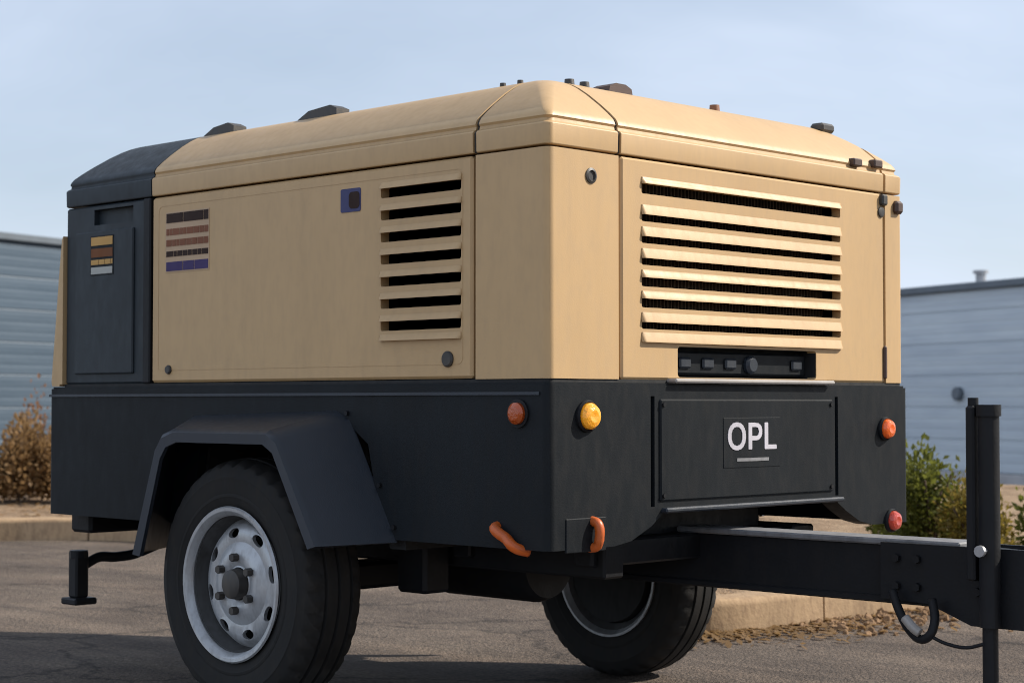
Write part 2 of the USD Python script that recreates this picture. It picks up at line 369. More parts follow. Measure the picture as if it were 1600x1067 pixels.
CLAD_R = cladding("grey_cladding", (0.40, 0.45, 0.50), (0.50, 0.55, 0.58))
TRIM = paint("building_trim", (0.10, 0.12, 0.14), 0.5, 0.15)
PLINTH = paint("plinth_concrete", (0.36, 0.35, 0.35), 0.85, 0.15, 0.004, 30.0)
def warehouse(name, label, A, B, H, clad, depth=14.0, rowh=0.62):
    """Long shed; A to B is the foot of the wall that faces the camera (A on the left). Cladding rows, plinth, cap, gutter, downpipes."""
    A, B = np.array(A, float), np.array(B, float)
    u = (B - A) / np.linalg.norm(B - A); n = np.array([u[1], -u[0]])   # outward
    if n @ back > 0: n = -n
    L = np.linalg.norm(B - A); z0 = -1.05
    path = thing(name, label, "warehouse", (*(A + B) / 2, z0))
    def place(m):                                             # local (u, out, z) -> world
        t = tm(m) if not isinstance(m, trimesh.Trimesh) else m
        v = t.vertices; W = np.stack([A[0] + u[0] * v[:, 0] + n[0] * v[:, 1], A[1] + u[1] * v[:, 0] + n[1] * v[:, 1], z0 + v[:, 2]], 1)
        t = trimesh.Trimesh(W, t.faces, process=False); t.fix_normals(); return t
    part("wall", place(cbox(0, L, -depth, -0.06, 0, H - 0.05)), clad, path, False)
    part("plinth", place(cbox(-0.02, L + 0.02, -0.05, 0.05, 0, 0.55, 0.02)), PLINTH, path, False)
    z = 0.56; i = 0
    while z < H - 0.15:
        z1 = min(z + rowh, H - 0.12)
        # pressed panel: three shallow ribs per row
        pts = [(-0.055, z + 0.003), (0.004, z + 0.003), (0.012, z + 0.012)]
        for k in range(3):
            a = z + 0.02 + (z1 - z - 0.04) * k / 3; b = z + 0.02 + (z1 - z - 0.04) * (k + 1) / 3
            pts += [(0.012, a + (b - a) * 0.6), (0.009, a + (b - a) * 0.72), (0.009, a + (b - a) * 0.92), (0.012, b - (0.012 if k == 2 else 0))]
        pts += [(0.004, z1 - 0.003), (-0.055, z1 - 0.003)]
        part("wall_panel", place(prism(ccw(pts), 'x', 0, L)), clad, path, False)
        z = z1; i += 1
    part("roof_cap", place(cbox(-0.06, L + 0.06, -0.3, 0.10, H - 0.12, H + 0.02, 0.015)), TRIM, path, False)
    part("roof", place(prism([(-depth, H - 0.06), (-0.3, H - 0.06), (-depth / 2, H + 0.25)], 'x', 0, L)), clad, path, False)
    for q in (0.3, L - 0.3):
        part("downpipe", place(cyl((q, 0.08, 0.1), (q, 0.08, H - 0.12), 0.05, 12)), TRIM, path)
    return path, place, L
def at(px, depth): return along(px, depth)
# left: nearer on its left; right: nearer on its right
lw, _, _ = warehouse("warehouse", "blue-grey metal warehouse behind the black rear end of the compressor", at(-330, 30.6), at(420, 42.0), 5.07, CLAD_L)
rw, rplace, rL = warehouse("warehouse", "lighter grey metal warehouse behind the green bush and trailer jack", at(1180, 42.5), at(2050, 28.2), 4.17, CLAD_R)
def wall_hit(px, A, B):
    A, B = np.array(A), np.array(B); v = back + rv[:2] * (px - 800) / FPX
    t = np.linalg.solve(np.stack([v, -(B - A)], 1), A - CAM[:2]); return t[1] * np.linalg.norm(B - A), t[0]
qv, dep = wall_hit(1500, at(1180, 42.5), at(2050, 28.2))
zv = CAM[2] + (629 - 615) * dep / FPX + 1.05
part("wall_vent", rplace(revolve_y([(0.0, -0.02), (0.13, -0.02), (0.13, 0.08), (0.10, 0.10), (0.0, 0.10)], (qv, 0.03, zv), 1, 24)), TRIM, rw)
qv2, dep2 = wall_hit(1495, at(1180, 42.5), at(2050, 28.2))
part("roof_vent", rplace(cyl((qv2, -0.6, 4.1), (qv2, -0.6, 4.43), 0.1, 16) + cyl((qv2, -0.6, 4.41), (qv2, -0.6, 4.47), 0.15, 16)), STEEL, rw)

# ------------------------------------------------------------------ compressor trailer
W = 1.6
comp = thing("compressor_trailer", "tan and black towable air compressor with louvred panels, filling the middle of the lot", "compressor", (-1.05, 0.8, -0.04))
Z0, Z1 = 0.893, 1.468          # side panels
# --- inner core (dark shell behind the panels)
core = cbox(-2.15, -0.06, 0.06, W - 0.06, 0.86, 1.53)
cav = cbox(-2.05, -0.10, 0.10, W - 0.10, 0.9, 1.45)
part("inner_box", core - cav - cbox(-0.66, -0.29, 0, 0.2, 1.0, 1.43) - cbox(-0.3, 0.2, 0.33, 1.29, 1.0, 1.43), INNER, comp, False)

def slots_side(x0, x1, zs, h):
    return [(x0, x1, z - h / 2, z + h / 2) for z in zs]
side_z = [1.400 - 0.0598 * k for k in range(7)]
SH = 0.030
# --- side door with louvres (near side and the same on the far side)
def hood_side(x0, x1, zc, y, s, drop=0.0):
    """Pressed louvre hood above a slot: slopes out from the sheet and down, open below. s = outward sign along y."""
    zt, zb, o = zc + 0.027, zc + 0.0095 - drop, 0.010
    prof = [(0.003, zt), (0.5 * o, zt - 0.006), (o, zb + 0.005), (o + 0.001, zb), (o - 0.0025, zb), (o - 0.004, zb + 0.004), (-0.003, zt - 0.008)]
    n = len(prof); V = []; xs = [(x0, 0.30), (x0 + 0.004, 0.8), (x0 + 0.011, 1), (x1 - 0.011, 1), (x1 - 0.004, 0.8), (x1, 0.30)]
    for x, k in xs:
        for d, z in prof: V.append((x, y + s * d * (k if d > 0 else 1), z))
    F = []
    for i in range(len(xs) - 1):
        for j in range(n):
            a, b = i * n + j, i * n + (j + 1) % n; F += [(a, b, b + n), (a, b + n, a + n)]
    e = (len(xs) - 1) * n
    for j in range(1, n - 1): F += [(0, j + 1, j), (e, e + j, e + j + 1)]
    t = trimesh.Trimesh(np.array(V), np.array(F), process=False); t.fix_normals(); return t
def xy_swap(t):
    v = t.vertices.copy(); v = np.stack([v[:, 1], v[:, 0], v[:, 2]], 1); r = trimesh.Trimesh(v, t.faces[:, ::-1], process=False); return r
for s, y in ((-1, 0.0), (1, W)):
    ya, yb = (y, y + 0.03) if s < 0 else (y - 0.03, y)
    door = cbox(-1.690, -0.270, ya, yb, Z0 + 0.002, Z1, 0.007)
    for z in side_z:
        door -= prism(ccw(rrect(-0.622, -0.310, z - 0.0155, z + 0.0145, 0.006)), 'y', y - 0.1, y + 0.1)
    # shallow pressed border line
    o = prism(ccw(rrect(-1.655, -0.300, Z0 + 0.035, Z1 - 0.03, 0.02)), 'y', y - 0.0007, y + 0.0007) - prism(ccw(rrect(-1.651, -0.304, Z0 + 0.039, Z1 - 0.034, 0.018)), 'y', y - 0.01, y + 0.01)
    door -= o
    d = part("side_door", door, TAN, comp, 25)
    for z in side_z + [side_z[-1] - 0.052]:
        part("louvre", hood_side(-0.6235, -0.3085, z, y, s), TAN, d, 40)
    for lx, lz, r in ((-0.358, 0.946, 0.021), (-1.597, 0.934, 0.014)):
        part("door_latch", revolve_y([(0, -0.004), (r, -0.004), (r, 0.004), (r * 0.8, 0.008), (0, 0.008)], (lx, y, lz), s, 20), DARKCAP, d)
# --- corner panels (L shaped, rounded edge)
def corner(y0, y1, near):
    c = CrossSection([ccw(rrect(-0.255, 0.0, 0.0 if near else W - 0.4, 0.4 if near else W, 0.022, 6))], m3.FillRule.NonZero)
    inner = CrossSection([ccw([(-0.5, 0.03 if near else W - 0.8), (-0.03, 0.03 if near else W - 0.8), (-0.03, 0.8 if near else W - 0.03), (-0.5, 0.8 if near else W - 0.03)])])
    keep = CrossSection([ccw([(-0.255, y0), (0.1, y0), (0.1, y1), (-0.255, y1)])])
    left = CrossSection([ccw([(-0.233, y0), (0.1, y0), (0.1, y1), (-0.233, y1)])])
    return (c - inner) ^ left
m = corner(-1, 0.264, True).extrude(Z1 - Z0).translate((-0.0, 0, Z0)) + cbox(-0.256, -0.2, 0.0, 0.03, Z0, Z1)
gk = CrossSection([ccw(rrect(-2.20, -0.003, 0.003, W - 0.003, 0.02, 6))], m3.FillRule.NonZero)
part("base_gasket", gk.extrude(0.0085).translate((0, 0, 0.8842)), INNER, comp, False)
cp = part("corner_panel", m, TAN, comp, 30)
part("drain_hole", revolve_x([(0, -0.01), (0.020, -0.01), (0.020, 0.003), (0.014, 0.005), (0.012, 0.0005), (0, 0.0005)], (0, 0.157, 1.407)), DARKCAP, cp)
m2 = corner(1.502, 3, False).extrude(Z1 - Z0).translate((0, 0, Z0)) + cbox(-0.256, -0.2, W - 0.03, W, Z0, Z1)
cp2 = part("corner_panel", m2, TAN, comp, 30)
# --- front panel with louvres and recessed slot
front_z = [1.395, 1.3225, 1.2655, 1.2085, 1.1525, 1.0975, 1.0415]
fp = cbox(-0.03, 0.0, 0.275, 1.494, Z0, Z1, 0.006)
for z in front_z:
    fp -= prism(ccw(rrect(0.355, 1.262, z - 0.0165, z + 0.0135, 0.006)), 'x', -0.1, 0.1)
fp -= prism(ccw(rrect(0.502, 1.136, 0.900, 0.982, 0.010)), 'x', -0.1, 0.1)
fpath = part("front_panel", fp, TAN, comp, 25)
for z in front_z + [front_z[-1] - 0.052]:
    part("louvre", xy_swap(hood_side(0.3535, 1.2635, z, 0.0, 1, {0: 0.0, 4: 0.003, 5: 0.003}.get(front_z.index(z) if z in front_z else 1, 0.0085))), TAN, fpath, 40)
scr = cbox(-0.085, -0.08, 0.34, 1.28, 1.0, 1.43)
for k in range(62): scr += cbox(-0.0802, -0.066, 0.345 + k * 0.015, 0.349 + k * 0.015, 1.005, 1.425)
part("filter_screen", scr, SCREEN, comp, False)
# recessed slot: box, back plate with fittings
pocket = cbox(-0.075, -0.002, 0.495, 1.143, 0.893, 0.989) - cbox(-0.068, 0.1, 0.503, 1.135, 0.901, 0.981)
rp = part("recessed_slot", pocket, INNER, fpath, False)
part("slot_plate", cbox(-0.06, -0.03, 0.515, 1.125, 0.908, 0.972, 0.006), BLACK, rp, False)
for yy in (0.54, 0.64, 0.74, 1.05):
    part("slot_fitting", cbox(-0.032, -0.022, yy, yy + 0.05, 0.925, 0.955, 0.005), FENDER, rp, False)
part("slot_handle", revolve_x([(0, 0), (0.026, 0), (0.026, 0.012), (0.018, 0.020), (0, 0.020)], (-0.034, 0.855, 0.938)), FENDER, rp)
part("slot_sill", cbox(-0.02, 0.030, 0.46, 1.19, 0.8845, 0.8965, 0.004), SILL, fpath, False)
part("hole_plug", revolve_x([(0, -0.01), (0.016, -0.01), (0.016, 0.004), (0.010, 0.006), (0, 0.004)], (0, 1.478, 1.412)), DARKCAP, fpath)
part("edge_handle", cbox(-0.004, 0.008, 1.486, 1.500, 0.905, 1.005, 0.004), BROWNCAP, fpath, False, label="narrow brown pull at the panel's lower edge")
part("corner_hinge", cbox(-0.02, 0.014, 1.470, 1.500, 1.432, 1.466, 0.005), DARKCAP, fpath, False)
part("corner_hinge", cbox(-0.03, 0.016, 1.545, 1.585, 1.412, 1.452, 0.008), BROWNCAP, fpath, False)

# --- roof shell: one closed profile swept round the plan, cut into pieces
prof = [(1.474, 0.016), (1.4745, 0.003), (1.478, 0.0), (1.526, -0.001), (1.531, 0.003), (1.535, 0.011), (1.543, 0.013), (1.549, 0.009),
        (1.557, 0.012), (1.566, 0.018), (1.584, 0.038), (1.608, 0.068), (1.640, 0.112), (1.660, 0.144), (1.672, 0.168), (1.680, 0.190), (1.686, 0.22), (1.690, 0.27), (1.694, 0.45)]
XR = -2.192
def ring(z, ins, n=5):
    r = max(0.018, 0.020 + ins * 0.10)
    rear = ins * 0.60
    return [(x, y, z) for x, y in rrect(XR + rear, -ins, ins, W - ins, r, n)]
V, F = [], []
rings = [ring(z, i) for z, i in prof]; n = len(rings[0])
for R in rings: V += R
for i in range(len(rings) - 1):
    for k in range(n):
        a, b = i * n + k, i * n + (k + 1) % n; F += [(a, b, b + n), (a, b + n, a + n)]
c0, c1 = len(V), len(V) + 1; V += [(XR / 2, W / 2, prof[0][0]), (XR / 2, W / 2, 1.7005)]
for k in range(n): F += [(c0, (k + 1) % n, k), (c1, (len(rings) - 1) * n + k, (len(rings) - 1) * n + (k + 1) % n)]
roof = mf(trimesh.Trimesh(np.array(V), np.array(F), process=False))
if roof.volume() < 0: roof = mf(trimesh.Trimesh(np.array(V), np.array(F)[:, ::-1], process=False))
g = 0.0065
nearc = cbox(-0.260 + g, 0.2, -0.2, 0.268 - g, 1.3, 1.9)
farc = cbox(-0.260 + g, 0.2, 1.498 + g, W + 0.2, 1.3, 1.9)
rearb = cbox(-3, -1.694 - 0.003, -0.2, W + 0.2, 1.3, 1.9)
nearG = cbox(-0.260 - g, 0.2, -0.2, 0.268 + g, 1.3, 1.9); farG = cbox(-0.260 - g, 0.2, 1.498 - g, W + 0.2, 1.3, 1.9)
rearG = cbox(-3, -1.694 + 0.003, -0.2, W + 0.2, 1.3, 1.9)
part("roof_under", cbox(-2.1, -0.12, 0.12, W - 0.12, 1.45, 1.60), INNER, comp, False)
hood = part("roof_hood", roof - nearG - farG - rearG, TAN, comp, 40)
part("roof_corner", roof ^ nearc, TAN, comp, 40)
part("roof_corner", roof ^ farc, TAN, comp, 40)
rear_roof = part("rear_roof", roof ^ rearb, SLATE, comp, 40, label="black rear roof section")
# dark sealing strips down in the roof seams
def seam_strip(front):
    pts = [(-0.004 + i - 0.0, z) for z, i in prof[1:]]
    outer = [(i + 0.006, z) for z, i in prof[1:-2]]
    inner = [(i + 0.05, z - 0.01) for z, i in prof[1:-2]][::-1]
    P = outer + inner
    if front:   # (x,z) polygon extruded along y, x = -inset
        return prism(ccw([(-a, z) for a, z in P]), 'y', 0.268 - g + 0.0005, 0.268 + g - 0.0005)
    return prism(ccw([(a, z) for a, z in P]), 'x', -0.260 - g + 0.0005, -0.260 + g - 0.0005)
part("roof_seal", seam_strip(True), DARKCAP, comp, False); part("roof_seal", seam_strip(False), DARKCAP, comp, False)
# fittings along the top edge
def knob(x, y, z, r, h, mat, name="roof_bolt"):
    return part(name, cyl((x, y, z - 0.02), (x, y, z + h), r, 14, r * 0.8), mat, comp)
for x, y in ((-0.20, 0.295), (-0.20, 0.355)): knob(x, y, 1.682, 0.016, 0.012, DARKCAP)
for x, y in ((-0.295, 0.205), (-0.36, 0.205)): knob(x, y, 1.680, 0.010, 0.012, DARKCAP)
for x, w in ((-1.62, 0.078), (-1.135, 0.09)):
    base = prism(ccw([(x - w, 1.670), (x + w, 1.670), (x + w, 1.702), (x + w - 0.03, 1.714), (x - w + 0.05, 1.706), (x - w, 1.684)]), 'y', 0.20, 0.25)
    lv = part("lift_handle", base, DARKCAP, comp, False)
part("roof_cap_fitting", prism(ccw([(0.455, 1.678), (0.555, 1.678), (0.55, 1.698), (0.525, 1.708), (0.485, 1.708), (0.46, 1.698)]), 'x', -0.27, -0.20), BROWNCAP, comp, False)
knob(-0.22, 0.945, 1.684, 0.018, 0.018, RUSTY)
part("roof_clip", cbox(-0.2, -0.15, 1.39, 1.46, 1.665, 1.694, 0.008), DARKCAP, comp, False)
for y0, zz in ((1.33, 1.552), (1.44, 1.558)):
    part("hood_catch", cbox(-0.02, 0.006, y0, y0 + 0.045, zz - 0.012, zz + 0.012, 0.004), BROWNCAP, comp, False)
# --- black rear section
rb = cbox(-2.183, -1.70, 0.004, 0.034, Z0, 1.47, 0.006)
rb -= cbox(-2.02, -1.80, -0.1, 0.024, 1.405, 1.455)
rp_ = part("rear_side_panel", rb, SLATE, comp, 25, label="black rear side panel")
part("rear_side_panel", cbox(-2.183, -1.70, W - 0.034, W - 0.004, Z0, 1.47, 0.006), BLACK, comp, 25)
part("access_cover", cbox(-2.12, -1.79, -0.004, 0.008, 0.925, 1.385, 0.004), SLATE, rp_, 25)
part("rear_pillar", cbox(-1.735, -1.697, -0.004, 0.02, Z0, 1.47, 0.004), FRAME, comp, 25)
rear = prism(ccw([(-2.184, 1.38), (-2.192, 1.37), (-2.204, 1.28), (-2.249, 0.900), (-2.244, 0.8865), (-2.201, 0.8865), (-2.201, 0.893), (-2.184, 0.893)]), 'y', -0.008, W + 0.008)
rp2 = part("rear_panel", rear, TAN, comp, 25)
for z in [1.36 - 0.06 * k for k in range(6)]:
    t = xy_swap(hood_side(0.4, 1.2, z, 0, 1)); v = t.vertices.copy(); v[:, 0] = -v[:, 0] - 2.200 - (1.33 - z) * 0.11; part("louvre", trimesh.Trimesh(v, t.faces[:, ::-1], process=False), TAN, rp2, 40)
# --- black base skirt
sk = CrossSection([ccw(rrect(-2.262, 0.010, -0.010, W + 0.010, 0.024, 6))], m3.FillRule.NonZero)
skirt = sk.extrude(0.410).translate((0, 0, 0.468))
top = sk.offset(-0.006, m3.JoinType.Miter).extrude(0.006).translate((0, 0, 0.878))
skirt = skirt + top
skirt -= cbox(-2.2, -0.05, 0.05, W - 0.05, 0.4, 0.80)
for s, y in ((-1, -0.1), (1, W - 0.2)):       # wheel wells
    skirt -= prism(ccw([(-1.50, 0.3), (-1.42, 0.70), (-1.36, 0.775), (-0.74, 0.775), (-0.66, 0.72), (-0.56, 0.3)]), 'y', y, y + 0.3)
# front bottom edge: lower flaps at the corners, raised in the middle
skirt -= prism(ccw([(0.20, 0.3), (0.20, 0.463), (0.30, 0.478), (0.38, 0.512), (0.43, 0.545), (1.22, 0.545), (1.27, 0.515), (1.34, 0.482), (1.42, 0.466), (1.42, 0.3)]), 'x', -0.1, 0.1)
# panel joints of the front face
for yy in (0.386, 1.222):
    skirt -= cbox(-0.012, 0.1, yy - 0.008, yy + 0.008, 0.562, 0.850)
skp = part("base_skirt", skirt, BLACK, comp, 28)
part("front_cover", cbox(0.004, 0.016, 0.412, 1.198, 0.575, 0.842, 0.004), BLACK, skp, 25)
part("bumper_strip", cbox(-0.02, 0.030, 0.42, 1.235, 0.545, 0.558, 0.004), FENDER, skp, 25)
part("joint_strip", cbox(-2.255, -0.02, -0.0135, -0.008, 0.852, 0.860), FENDER, skp, False)
for s, y in ((-1, 0.0), (1, W)):              # well liners
    yy = (0.02, 0.255) if s < 0 else (W - 0.255, W - 0.02)
    liner = cbox(-1.52, -0.54, *yy, 0.44, 0.79) - prism(ccw([(-1.49, 0.3), (-1.41, 0.69), (-1.35, 0.765), (-0.75, 0.765), (-0.67, 0.71), (-0.57, 0.3)]), 'y', (-1 if s < 0 else W - 0.24), (0.24 if s < 0 else W + 1))
    part("well_liner", liner, INNER, comp, False)
# --- lamps
def lamp_x(y, z, r, mat, name, rim=FRAME):
    b = part(name, revolve_x([(0, 0.008), (r * 1.2, 0.008), (r * 1.2, 0.016), (r * 1.08, 0.022), (r, 0.018), (0, 0.018)], (0.0, y, z)), rim, comp)
    part("lens", revolve_x([(0, 0.015), (r, 0.015), (r * 0.97, 0.026), (r * 0.8, 0.034), (r * 0.45, 0.038), (r * 0.2, 0.036), (0, 0.036)], (0.0, y, z)), mat, b)
lamp_x(0.129, 0.799, 0.034, AMBER, "marker_lamp")
lamp_x(1.476, 0.754, 0.030, REDOR, "marker_lamp")
lamp_x(1.508, 0.476, 0.030, RED, "marker_lamp")
b = part("side_marker_lamp", revolve_y([(0, 0.008), (0.036, 0.008), (0.036, 0.016), (0, 0.018)], (-0.092, 0, 0.806), -1, 24), FRAME, comp)
part("lens", revolve_y([(0, 0.012), (0.028, 0.012), (0.027, 0.024), (0.018, 0.031), (0, 0.033)], (-0.092, 0, 0.806), -1, 24), DKAMBER, b)
# --- orange tie-down loops
def loop(points, r, name, mat=ORANGE):
    return part(name, tube(points, r, 10, 6), mat, comp, True)
loop([(0.0, 0.150, 0.538), (0.024, 0.151, 0.532), (0.032, 0.152, 0.518), (0.032, 0.152, 0.495), (0.024, 0.152, 0.474), (0.0, 0.150, 0.468)], 0.0125, "tie_down_loop")
loop([(-0.172, 0.01, 0.524), (-0.163, -0.024, 0.518), (-0.143, -0.028, 0.506), (-0.122, -0.024, 0.494), (-0.102, -0.028, 0.481), (-0.088, -0.018, 0.470), (-0.078, 0.01, 0.463)], 0.014, "tie_down_loop")
part("tie_down_plate", cbox(0.006, 0.013, 0.05, 0.20, 0.460, 0.545, 0.002), BLACK, comp, 25)
# --- fenders
def fender(s):
    outer = [(-1.455, 0.395), (-1.345, 0.700), (-1.315, 0.735), (-1.26, 0.752), (-0.835, 0.752), (-0.79, 0.728), (-0.625, 0.462)]
    innr = [(-1.60, 0.395), (-1.55, 0.720), (-1.52, 0.765), (-1.45, 0.795), (-0.79, 0.812), (-0.735, 0.785), (-0.545, 0.462)]
    n = len(outer); yo, yi = -0.225, -0.006
    def shrink(P, d):
        c = np.array([-1.04, 0.30]); return [tuple(np.array(p) + (c - p) / np.linalg.norm(c - p) * d) for p in map(np.array, P)]
    A, B = outer, innr
    A2 = shrink(outer, 0.035); A3 = shrink(outer, 0.035); B2 = shrink(innr, 0.012)
    mid = [((np.array(a) * 0.93 + np.array(b) * 0.07)) for a, b in zip(A, B)]
    rings = []   # around the section: inner edge, near outer, rounded, lip bottom, lip inside, under
    up = 0.006
    rings.append([(x, yi, z) for x, z in B])
    rings.append([(x, yo + 0.016, z + 0.004) for x, z in mid])
    rings.append([(x, yo, z - 0.004) for x, z in A])
    rings.append([(x, yo + 0.002, z) for x, z in A2])
    rings.append([(x, yo + 0.014, z) for x, z in A2])
    rings.append([(x, yo + 0.016, z) for x, z in shrink(outer, 0.012)])
    rings.append([(x, yi, z) for x, z in B2])
    V = [p for R in rings for p in R]; F = []; k = len(rings)
    for i in range(k):
        for j in range(n - 1):
            a, b = i * n + j, ((i + 1) % k) * n + j; F += [(a, b, b + 1), (a, b + 1, a + 1)]
    for i in range(1, k - 1): F += [(0, (i + 1) * n, i * n), (n - 1, i * n + n - 1, (i + 1) * n + n - 1)]
    t = trimesh.Trimesh(np.array(V), np.array(F), process=False)
    if s > 0:
        t.vertices[:, 1] = W - t.vertices[:, 1]
    t.fix_normals(); return t
f1 = part("fender", fender(-1), FENDER, comp, 32)
part("fender", fender(1), FENDER, comp, 32)
# --- wheels
def wheel(cx, cy, cz, s):
    tp = [(0.200, 0.080), (0.212, 0.092), (0.232, 0.100), (0.240, 0.1015), (0.243, 0.1035), (0.249, 0.1035), (0.252, 0.102), (0.268, 0.1045), (0.290, 0.104), (0.293, 0.1055), (0.298, 0.1052), (0.301, 0.1025), (0.322, 0.097), (0.334, 0.088), (0.343, 0.074), (0.347, 0.060),
          (0.3475, 0.050), (0.339, 0.048), (0.339, 0.040), (0.349, 0.038), (0.350, 0.006), (0.340, 0.004)]
    tp = tp + [(r, -w) for r, w in tp[::-1]]
    tp += [(0.19, -0.07), (0.19, 0.07)]
    t = tm(revolve_y(tp, (0, 0, 0), -1, 144))
    v = t.vertices; r = np.hypot(v[:, 0], v[:, 2]); a = np.arctan2(v[:, 2], v[:, 0])
    k = np.round(a / (2 * math.pi) * 144).astype(int) + (v[:, 1] > 0) * 2
    f = np.where((r > 0.331) & (np.abs(v[:, 1]) > 0.052) & (k % 4 == 0), 0.972, 1.0)
    v[:, 0] *= f; v[:, 2] *= f
    t = trimesh.Trimesh(v * np.array([1, -s * -1 * -1 if False else 1, 1]), t.faces, process=False)
    def put(m):
        q = m if isinstance(m, trimesh.Trimesh) else tm(m)
        q = q.copy()
        if s > 0:
            q.vertices[:, 1] *= -1; q.faces = q.faces[:, ::-1]
        q.vertices += np.array([cx, cy, cz]); return q
    wpath = part("wheel", put(t), RUBBER, comp, 32, label=None)
    # steel rim: flange and barrel
    rim = revolve_y([(0.203, 0.092), (0.212, 0.096), (0.217, 0.103), (0.213, 0.108), (0.204, 0.107), (0.194, 0.098), (0.190, 0.088), (0.194, 0.080)], (0, 0, 0), -1, 96)
    part("inner_flange", put(revolve_y([(0.1925, -0.083), (0.196, -0.088), (0.206, -0.101), (0.214, -0.101), (0.214, -0.094), (0.203, -0.080), (0.1985, -0.079)], (0, 0, 0), -1, 96)), SILVER, wpath, 32)
    part("barrel", put(revolve_y([(0.1955, 0.079), (0.1905, 0.079), (0.187, 0.045), (0.176, 0.028), (0.172, -0.06), (0.192, -0.082), (0.198, -0.078), (0.186, -0.06), (0.184, 0.025), (0.194, 0.055)], (0, 0, 0), -1, 96)), BARREL_SHADE, wpath, 32, label="dark grey barrel of the rim, its shade painted in")
    rpath = part("rim", put(rim), SILVER, wpath, 32)
    disc = revolve_y([(0.182, 0.030), (0.174, 0.040), (0.160, 0.058), (0.140, 0.066), (0.116, 0.063), (0.100, 0.072), (0.084, 0.078), (0.064, 0.078), (0.050, 0.070), (0.046, 0.072),
                      (0.044, 0.060), (0.044, 0.045), (0.064, 0.066), (0.084, 0.066), (0.100, 0.060), (0.116, 0.052), (0.140, 0.054), (0.156, 0.048), (0.170, 0.020), (0.182, 0.020)], (0, 0, 0), -1, 96)
    for k in range(8):
        a = 2 * math.pi * (k + 0.3) / 8
        e = CrossSection([ccw([(0.143 + 0.0135 * math.cos(q), 0.024 * math.sin(q)) for q in np.linspace(0, 2 * math.pi, 20, endpoint=False)])])
        disc -= e.extrude(0.3).translate((0, 0, -0.15)).rotate((0, 0, math.degrees(a))).transform(np.array([[1, 0, 0, 0], [0, 0, -1, 0], [0, 1, 0, 0]], float))
    dpath = part("wheel_disc", put(disc), SILVER, wpath, 32)
    part("drum", put(revolve_y([(0, -0.085), (0.165, -0.085), (0.169, -0.05), (0.169, 0.015), (0.13, 0.02), (0, 0.02)], (0, 0, 0), -1, 48)), INNER, wpath, 32)
    for k in range(6):
        a = 2 * math.pi * (k + 0.5) / 6
        part("lug_nut", put(cyl((0.074 * math.cos(a), -0.076, 0.074 * math.sin(a)), (0.074 * math.cos(a), -0.098, 0.074 * math.sin(a)), 0.0115, 6)), DARKCAP, wpath, 20)
    part("hub_cap", put(revolve_y([(0, 0.03), (0.0435, 0.03), (0.0435, 0.082), (0.040, 0.100), (0.030, 0.106), (0, 0.107)], (0, 0, 0), -1, 32)), DARKCAP, wpath, 32)
wheel(-1.05, -0.075, 0.328, -1)
wheel(-1.05, 1.50, 0.256, 1)
# --- underframe
for yy in (0.36, 1.20):
    part("chassis_rail", cbox(-2.20, -0.10, yy - 0.04, yy + 0.04, 0.37, 0.475, 0.006), FRAME, comp, 25)
part("axle", cbox(-1.10, -1.00, 0.05, 1.46, 0.285, 0.365, 0.012), FRAME, comp, 25)
for xx in (-2.1, -1.55, -0.62, -0.16):
    part("cross_member", cbox(xx - 0.035, xx + 0.035, 0.3, 1.3, 0.40, 0.47, 0.006), FRAME, comp, 25)
part("belly_pan", cbox(-2.05, -0.2, 0.42, 1.14, 0.44, 0.62, 0.02), FRAME, comp, 25)
part("sump", revolve_x([(0, -0.22), (0.10, -0.22), (0.115, -0.18), (0.115, 0.18), (0.10, 0.22), (0, 0.22)], (-0.80, 0.62, 0.365), 32), FRAME, comp)
part("drain_bracket", cbox(-0.78, -0.66, 0.20, 0.30, 0.30, 0.47, 0.01), FRAME, comp, 25)
# --- rear stand
part("rear_stand", union(cbox(-2.225, -2.175, 0.045, 0.095, 0.19, 0.345, 0.006), cbox(-2.245, -2.155, 0.03, 0.115, 0.168, 0.190, 0.005), cyl((-2.2, 0.07, 0.32), (-2.2, 0.07, 0.345), 0.03, 12)), FRAME, comp, 25)
part("stand_arm", tube([(-2.2, 0.09, 0.295), (-2.2, 0.15, 0.318), (-2.2, 0.22, 0.315), (-2.18, 0.30, 0.33), (-2.14, 0.35, 0.40)], 0.017, 10), FRAME, comp, True)
part("rear_bar", cbox(-2.30, -2.18, 0.10, 1.5, 0.40, 0.47, 0.01), FRAME, comp, 25)
# --- drawbar, jack, coupler
part("top_flange", cbox(-0.75, 0.70, 0.742, 0.858, 0.470, 0.486, 0.004), PALE_GREY, comp, 25, label="pale grey top flange")  # top flange in a paler grey than the bar below it
bar = union(cbox(-0.75, 0.70, 0.742, 0.858, 0.322, 0.340, 0.004), cbox(-0.75, 0.70, 0.752, 0.848, 0.33, 0.4695))
part("drawbar", bar, FRAME, comp, 25)
gus = prism(ccw([(0.480, 0.478), (0.480, 0.335), (0.620, 0.330), (0.740, 0.285), (0.920, 0.285), (0.960, 0.33), (0.960, 0.478)]), 'y', 0.728, 0.742) + prism(ccw([(0.480, 0.478), (0.480, 0.335), (0.620, 0.330), (0.740, 0.285), (0.920, 0.285), (0.960, 0.33), (0.960, 0.478)]), 'y', 0.858, 0.872)
part("jack_bracket", gus, FRAME, comp, 25)
nose = prism(ccw([(0.69, 0.345), (1.25, 0.37), (1.25, 0.45), (0.69, 0.475)]), 'y', 0.76, 0.84)
part("drawbar_nose", nose, FRAME, comp, 25)
part("tow_eye", trimesh.creation.torus(0.055, 0.018, 32, 14).apply_translation((1.31, 0.8, 0.41)), STEEL, comp, True)
jx, jy = 0.808, 0.700
